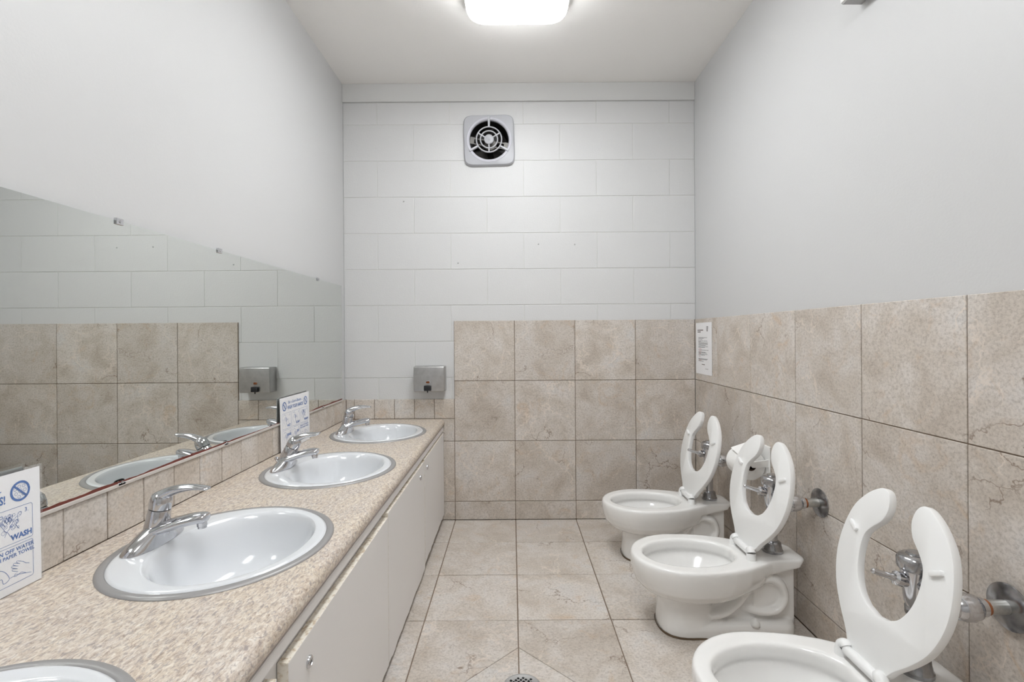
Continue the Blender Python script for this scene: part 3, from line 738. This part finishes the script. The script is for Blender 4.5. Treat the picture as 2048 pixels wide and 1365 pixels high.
# ------------------------------------------------------------------ toilets
TX = 0.75; RZ = 0.255
def halfw(x):
    if x <= 0.60: return 0.166 * math.sqrt(max(0, 1 - ((0.60 - x) / 0.182) ** 2))
    pts = [(0.60, 0.166), (0.66, 0.163), (0.72, 0.153), (0.78, 0.134), (0.83, 0.108), (0.87, 0.088), (0.91, 0.079), (0.97, 0.079), (0.992, 0.070), (1.006, 0.045)]
    for (a, b), (c, d) in zip(pts[:-1], pts[1:]):
        if x <= c: t = (x - a) / (c - a); t = t * t * (3 - 2 * t) if False else t; return b + (d - b) * t
    return 0
def outline(n=36):
    xs = [0.418 + (0.60 - 0.418) * (1 - math.cos(PI / 2 * i / 12)) for i in range(13)] + [0.64, 0.68, 0.72, 0.75, 0.78, 0.81, 0.84, 0.87, 0.91, 0.95, 0.97, 0.985, 0.998, 1.006]
    top = [(x, halfw(x)) for x in xs]; return top + [(x, -h) for x, h in reversed(top[1:])]
OUT = outline()
def scaled(f, cx, z, blend=0.0, a=0.1, b=0.1, c=0.62):
    L = []; xr = 0.86 if z < 0.207 else 0.92 if z < 0.218 else 0.985 if z < 0.231 else 1.1
    for x, y in OUT:
        p = Vector((cx + (x - cx) * f, y * f)); ang = math.atan2(y / 0.166, (x - 0.62) / 0.3)
        q = Vector((c + a * math.cos(ang), b * math.sin(ang))); m = p.lerp(q, blend)
        L.append(Vector((min(m.x, xr - abs(m.y) * 0.15) - TX, m.y, z)))
    return L
def bake(bm, voxel, smooth_it):
    me = bpy.data.meshes.new('tmp'); bmesh.ops.recalc_face_normals(bm, faces=bm.faces[:]); bm.to_mesh(me); bm.free()
    o = bpy.data.objects.new('tmp', me); C.objects.link(o)
    r = o.modifiers.new('r', 'REMESH'); r.mode = 'VOXEL'; r.voxel_size = voxel
    s = o.modifiers.new('s', 'SMOOTH'); s.factor = 0.5; s.iterations = smooth_it
    dg = bpy.context.evaluated_depsgraph_get(); out = bpy.data.meshes.new_from_object(o.evaluated_get(dg))
    bpy.data.objects.remove(o); bpy.data.meshes.remove(me); return out
def make_toilet(label, y):
    t = thing('toilet', label, 'toilet', (TX, y, 0), 'low flush-valve toilets')
    def el(a, b, z, c=0.619):
        L = []
        for x, yv in OUT:
            ang = math.atan2(yv / 0.166, (x - 0.64) / 0.25); L.append(Vector((c + a * math.cos(ang) - TX, b * math.sin(ang), z)))
        return L
    bm = bmesh.new()
    # rim, bowl outside, then over the rim and down the inside: one closed shell
    shell = [scaled(1, 0.6, 0.103, 1.0, 0.075, 0.070), scaled(1, 0.6, 0.118, 1.0, 0.105, 0.088), scaled(0.97, 0.60, 0.143, 0.62, 0.15, 0.125), scaled(0.985, 0.62, 0.168, 0.33, 0.17, 0.14), scaled(0.985, 0.62, 0.191, 0.10, 0.18, 0.15),
             scaled(0.99, 0.65, 0.204), scaled(1.0, 0.65, 0.215), scaled(1.005, 0.65, 0.229), scaled(1.0, 0.65, 0.245), scaled(0.985, 0.65, 0.252), scaled(0.965, 0.65, RZ),
             el(0.166, 0.118, RZ), el(0.160, 0.112, RZ - 0.004), el(0.157, 0.109, RZ - 0.012), el(0.155, 0.107, RZ - 0.034), el(0.158, 0.110, RZ - 0.038), el(0.160, 0.112, RZ - 0.046), el(0.150, 0.104, 0.195), el(0.115, 0.080, 0.160), el(0.070, 0.055, 0.140), el(0.03, 0.03, 0.135)]
    rings(bm, shell, True, True, True)
    # pedestal column
    def col(cx, a, b, z, e=2.6): return [p - Vector((TX, 0, 0)) for p in superell(cx, 0, z, a, b, e, 40)]
    rings(bm, [col(0.606, 0.098, 0.094, 0.0), col(0.606, 0.098, 0.094, 0.02), col(0.604, 0.091, 0.087, 0.06), col(0.604, 0.090, 0.084, 0.10), col(0.606, 0.096, 0.090, 0.121)], True, True, True)
    # foot
    P = [(x - TX, yv) for x, yv in rrect(0.58, 0.962, -0.094, 0.094, 0.05, 8)]
    rings(bm, [[Vector((x, yv, 0)) for x, yv in P], [Vector((x, yv, 0.030)) for x, yv in P], [Vector(((x) * 0.985, yv * 0.93, 0.042)) for x, yv in P], [Vector((x * 0.96, yv * 0.80, 0.048)) for x, yv in P]], True, True, True)
    # core web and rear leg
    box(bm, 0.62 - TX, 0.935 - TX, -0.050, 0.050, 0.02, 0.115)
    box(bm, 0.755 - TX, 0.935 - TX, -0.050, 0.050, 0.02, 0.150)
    box(bm, 0.66 - TX, 0.74 - TX, -0.052, 0.052, 0.02, 0.122)
    box(bm, 0.82 - TX, 0.90 - TX, -0.064, 0.064, 0.07, 0.170)
    box(bm, 0.80 - TX, 0.966 - TX, -0.052, 0.052, 0.02, 0.228)
    # trapway in relief
    P = spline([(0.665, 0.066), (0.715, 0.076), (0.760, 0.108), (0.800, 0.158), (0.852, 0.190), (0.903, 0.176), (0.922, 0.130), (0.900, 0.090), (0.855, 0.076), (0.812, 0.080), (0.785, 0.086)], 6)
    sweep(bm, [(x - TX, 0, z) for x, z in P], [(0.088 - 0.034 * max(0, (i / (len(P) - 1) - 0.72) / 0.28) ** 1.5, 0.024) for i in range(len(P))], 24, (0, 1, 0))
    me = bake(bm, 0.0042, 5); link('bowl', me, 'china', t, True)
    bm = bmesh.new(); rings(bm, [el(0.100, 0.070, 0.1500), el(0.02, 0.015, 0.1502)], True, False, True); rings(bm, [el(0.100, 0.070, 0.150), el(0.085, 0.060, 0.142)], True, False, True)
    bmesh.ops.remove_doubles(bm, verts=bm.verts[:], dist=1e-5); finish('water', bm, 'water', t, True)
    bm = bmesh.new()
    c0 = [Vector((p.x - TX, p.y, 0)) for p in superell(0.606, 0, 0, 0.1015, 0.0975, 2.6, 48)]
    rings(bm, [[p for p in c0], [Vector((p.x, p.y, 0.004)) for p in c0], [Vector((p.x * 1.0, p.y * 0.9, 0.006)) for p in c0]], True, False, False); finish('caulk_ring', bm, 'caulk', t, True)
    for s_ in (-1, 1):
        bm = bmesh.new(); lathe(bm, [(0, 0.0155), (0.008, 0.0155), (0.018, 0.012), (0.023, 0.006), (0.0245, 0.0005)], (0.815 - TX, s_ * 0.083, 0.038), (0, 0, 1), 20); finish('bolt_cap', bm, 'plastic', t, True)
    # raised open-front seat
    right = [(0.0, 0.0), (0.052, 0.0), (0.066, 0.012), (0.083, 0.035), (0.118, 0.072), (0.150, 0.115), (0.170, 0.165), (0.176, 0.215), (0.169, 0.270), (0.150, 0.320), (0.118, 0.358), (0.086, 0.381), (0.064, 0.388), (0.048, 0.382), (0.038, 0.365), (0.036, 0.340), (0.048, 0.313), (0.074, 0.288), (0.092, 0.262), (0.095, 0.222), (0.086, 0.178), (0.064, 0.140), (0.035, 0.120), (0.0, 0.113)]
    def smooth_path(P): return spline(P, 4)
    R = smooth_path(right[1:-1]); Rf = [(right[0])] + R + [right[-1]]
    pts = Rf + [(-u, v) for u, v in reversed(Rf[1:-1])]
    bm = bmesh.new(); prism(bm, pts, 0, 0.019, 0.004, 2)
    # local (u, v, n) -> lean back against the wall by 14 degrees; underside faces the room
    la = math.radians(13.5)
    hx, hz = 0.816 - TX, RZ + 0.022
    mt = Matrix(((0, math.sin(la), math.cos(la), 0), (1, 0, 0, 0), (0, math.cos(la), -math.sin(la), 0), (0, 0, 0, 1)))
    bm.transform(mt); st = finish('seat', bm, 'seat', t, True, (hx, 0, hz), angle=35)
    for s_ in (-1, 1):
        bm = bmesh.new(); box(bm, -0.0165, 0.0165, -0.0055, 0.0055, -0.008, 0.002, 0.0035, 2)
        bm.transform(mt @ Matrix.Translation((s_ * 0.130, 0.272, 0)) @ Matrix.Rotation(s_ * math.radians(28), 4, 'Z')); finish('bumper', bm, 'seat', st, True, angle=40)
    bm = bmesh.new(); lathe(bm, [(0, 0.0105), (0.002, 0.012), (0.100, 0.012), (0.102, 0.0105)], (hx - 0.004, -0.051, hz - 0.002), (0, 1, 0), 20); finish('hinge_rod', bm, 'seat', t, True, angle=40)
    for s_ in (-1, 1):
        bm = bmesh.new(); p = Vector((hx - 0.004, s_ * 0.066, 0))
        sweep(bm, spline([p + Vector((-0.002, 0, RZ - 0.003)), p + Vector((-0.001, 0, RZ + 0.010)), p + Vector((0, -s_ * 0.002, RZ + 0.022)), p + Vector((0, -s_ * 0.010, hz + 0.006)), p + Vector((0, -s_ * 0.015, hz + 0.003))], 4), [0.0155] * 5 + [0.015] * 4 + [0.014] * 4 + [0.0125] * 3 + [0.008], 18)
        finish('hinge_post', bm, 'seat', t, True, angle=50)
    return t
def make_valve(label, y, x=0.918):
    t = thing('flush_valve', label, 'flush valve', (x, y, RZ), 'exposed chrome flush valves')
    Z = lambda z: z - RZ
    def part(name, m, prof, p, ax, n=28, par=None, ang=35):
        bm = bmesh.new(); lathe(bm, prof, p, ax, n); return finish(name, bm, m, par or t, True, angle=ang)
    part('spud_flange', 'worn_chrome', [(-0.002, 0.034), (0.008, 0.034), (0.012, 0.031), (0.020, 0.030), (0.024, 0.0285), (0.034, 0.0275), (0.038, 0.022), (0.040, 0.016)], (0, 0, 0), (0, 0, 1))
    part('tailpipe', 'chrome', [(0.03, 0.0165), (0.150, 0.0165)], (0, 0, 0), (0, 0, 1))
    part('vacuum_breaker_nut', 'worn_chrome', [(0.128, 0.0195), (0.132, 0.021), (0.148, 0.021), (0.152, 0.0185)], (0, 0, 0), (0, 0, 1), 8)
    part('valve_body', 'chrome', [(0.148, 0.018), (0.160, 0.022), (0.176, 0.024), (0.196, 0.026), (0.214, 0.028), (0.232, 0.029), (0.238, 0.029)], (0, 0, 0), (0, 0, 1))
    part('valve_cap', 'worn_chrome', [(0.234, 0.033), (0.238, 0.0355), (0.256, 0.036), (0.262, 0.0335), (0.266, 0.028), (0.268, 0.018), (0.2725, 0.0165), (0.274, 0.001)], (0, 0, 0), (0, 0, 1), 36)
    h = part('handle', 'chrome', [(0.020, 0.013), (0.034, 0.013), (0.036, 0.0165), (0.048, 0.0155), (0.052, 0.009), (0.060, 0.0078), (0.064, 0.0068), (0.102, 0.0060), (0.105, 0.003)], (0, 0, 0.200), (-0.94, 0.0, 0.30), 20)
    part('coupling', 'worn_chrome', [(0.018, 0.0155), (0.045, 0.0155), (0.046, 0.020), (0.062, 0.020), (0.063, 0.0165), (0.105, 0.0165)], (0, 0, 0.208), (0, -1, 0), 20)
    part('control_stop', 'chrome', [(-0.030, 0.006), (-0.027, 0.016), (-0.020, 0.020), (-0.014, 0.0195), (-0.010, 0.023), (0.004, 0.027), (0.018, 0.0275), (0.030, 0.024), (0.036, 0.019), (0.046, 0.0185), (0.047, 0.014)], (0, -0.112, 0.208), (1, 0, 0), 28)
    part('rusty_thread', 'rust', [(0.046, 0.0158), (0.054, 0.0155)], (0, -0.112, 0.208), (1, 0, 0), 20)
    part('supply_pipe', 'galv', [(0.040, 0.0142), (XR - x - 0.001, 0.0142)], (0, -0.112, 0.208), (1, 0, 0), 20)
    part('wall_flange', 'worn_chrome', [(XR - x - 0.001, 0.047), (XR - x - 0.004, 0.0465), (XR - x - 0.008, 0.034), (XR - x - 0.010, 0.0148)], (0, -0.112, 0.208), (1, 0, 0), 32)
    return t
TY = [2.325, 1.762, 1.128]; TXO = [0, 0, -0.006]; SEATX = [0, 0, -0.018]; SEATYAW = [4, 4, -3]
tl = ['low white toilet with raised seat nearest the tiled back wall', 'low white toilet with raised seat, middle of the three', 'low white toilet with raised seat cut off at the bottom right']
t0 = make_toilet(tl[0], TY[0])
for i in (1, 2):
    c = copy_tree(t0); c.location = (TX + TXO[i], TY[i], 0); c['label'] = tl[i]
for i, r in enumerate([o for o in C.objects if o.get('category') == 'toilet']):
    for ch in r.children:
        if ch.name.split('.')[0] in ('seat', 'hinge_rod', 'hinge_post'): ch.location.x += SEATX[i]
        if ch.name.startswith('seat'): ch.rotation_euler = (0, 0, math.radians(SEATYAW[i]))
vl = ['chrome flush valve behind the toilet nearest the back wall', 'chrome flush valve with round wall flange behind the middle toilet', 'chrome flush valve behind the nearest toilet seat at the right edge']
v0 = make_valve(vl[0], TY[0])
for i in (1, 2):
    c = copy_tree(v0); c.location = (0.918 + TXO[i], TY[i], RZ); c['label'] = vl[i]

# ------------------------------------------------------------------ toilet paper
tp = thing('toilet_paper_holder', 'white plastic toilet paper holder on the tiles behind the middle toilet', 'paper holder', (XR, 2.04, 0.50))
bm = bmesh.new(); box(bm, -0.006, -0.0005, -0.078, 0.078, -0.060, 0.078, 0.002); finish('back_plate', bm, 'plastic', tp)
for s_ in (-1, 1):
    bm = bmesh.new(); P = [(-0.078, 0.004), (-0.070, 0.016), (-0.050, 0.020), (-0.002, 0.026), (-0.002, -0.004), (-0.050, -0.006), (-0.070, -0.006)]
    prism(bm, P, -0.0025, 0.0025, 0.0008); bm.transform(Matrix.Translation((0, s_ * 0.068, 0)) @ Matrix.Rotation(PI / 2, 4, 'X')); finish('side_arm', bm, 'plastic', tp)
bm = bmesh.new(); lathe(bm, [(0, 0.009), (0.132, 0.009)], (-0.063, -0.066, 0.006), (0, 1, 0), 16); finish('spindle', bm, 'plastic', tp, True, angle=40)
rl = thing('toilet_paper_roll', 'white toilet paper roll hanging in its plastic holder', 'toilet paper', (XR - 0.0655, 2.04, 0.497))
bm = bmesh.new(); n = 40
def rc(r, y): return [Vector((r * math.cos(2 * PI * i / n), y, r * math.sin(2 * PI * i / n))) for i in range(n)]
rings(bm, [rc(0.020, -0.051), rc(0.056, -0.051), rc(0.058, -0.049), rc(0.058, 0.049), rc(0.056, 0.051), rc(0.020, 0.051)]); finish('paper_winding', bm, 'tissue', rl, True, angle=40)
bm = bmesh.new(); rings(bm, [rc(0.0200, -0.052), rc(0.0200, 0.052), rc(0.0188, 0.052), rc(0.0188, -0.052), rc(0.0200, -0.052)]); finish('core', bm, 'card', rl, True, angle=40)
# the loose end of the paper, folded up over the top of the roll
bm = bmesh.new()
P = [(-0.046, -0.051, 0.040), (-0.046, 0.030, 0.056), (0.0, 0.049, 0.062), (0.036, 0.012, 0.090), (0.044, -0.051, 0.058), (0.0, -0.051, 0.060)]
vs = [bm.verts.new(p) for p in P]; bm.faces.new(vs); bmesh.ops.triangulate(bm, faces=bm.faces[:])
r = bmesh.ops.extrude_face_region(bm, geom=bm.faces[:])
for g in r['geom']:
    if isinstance(g, bmesh.types.BMVert): g.co.z += 0.0006
finish('loose_sheet', bm, 'tissue', rl)
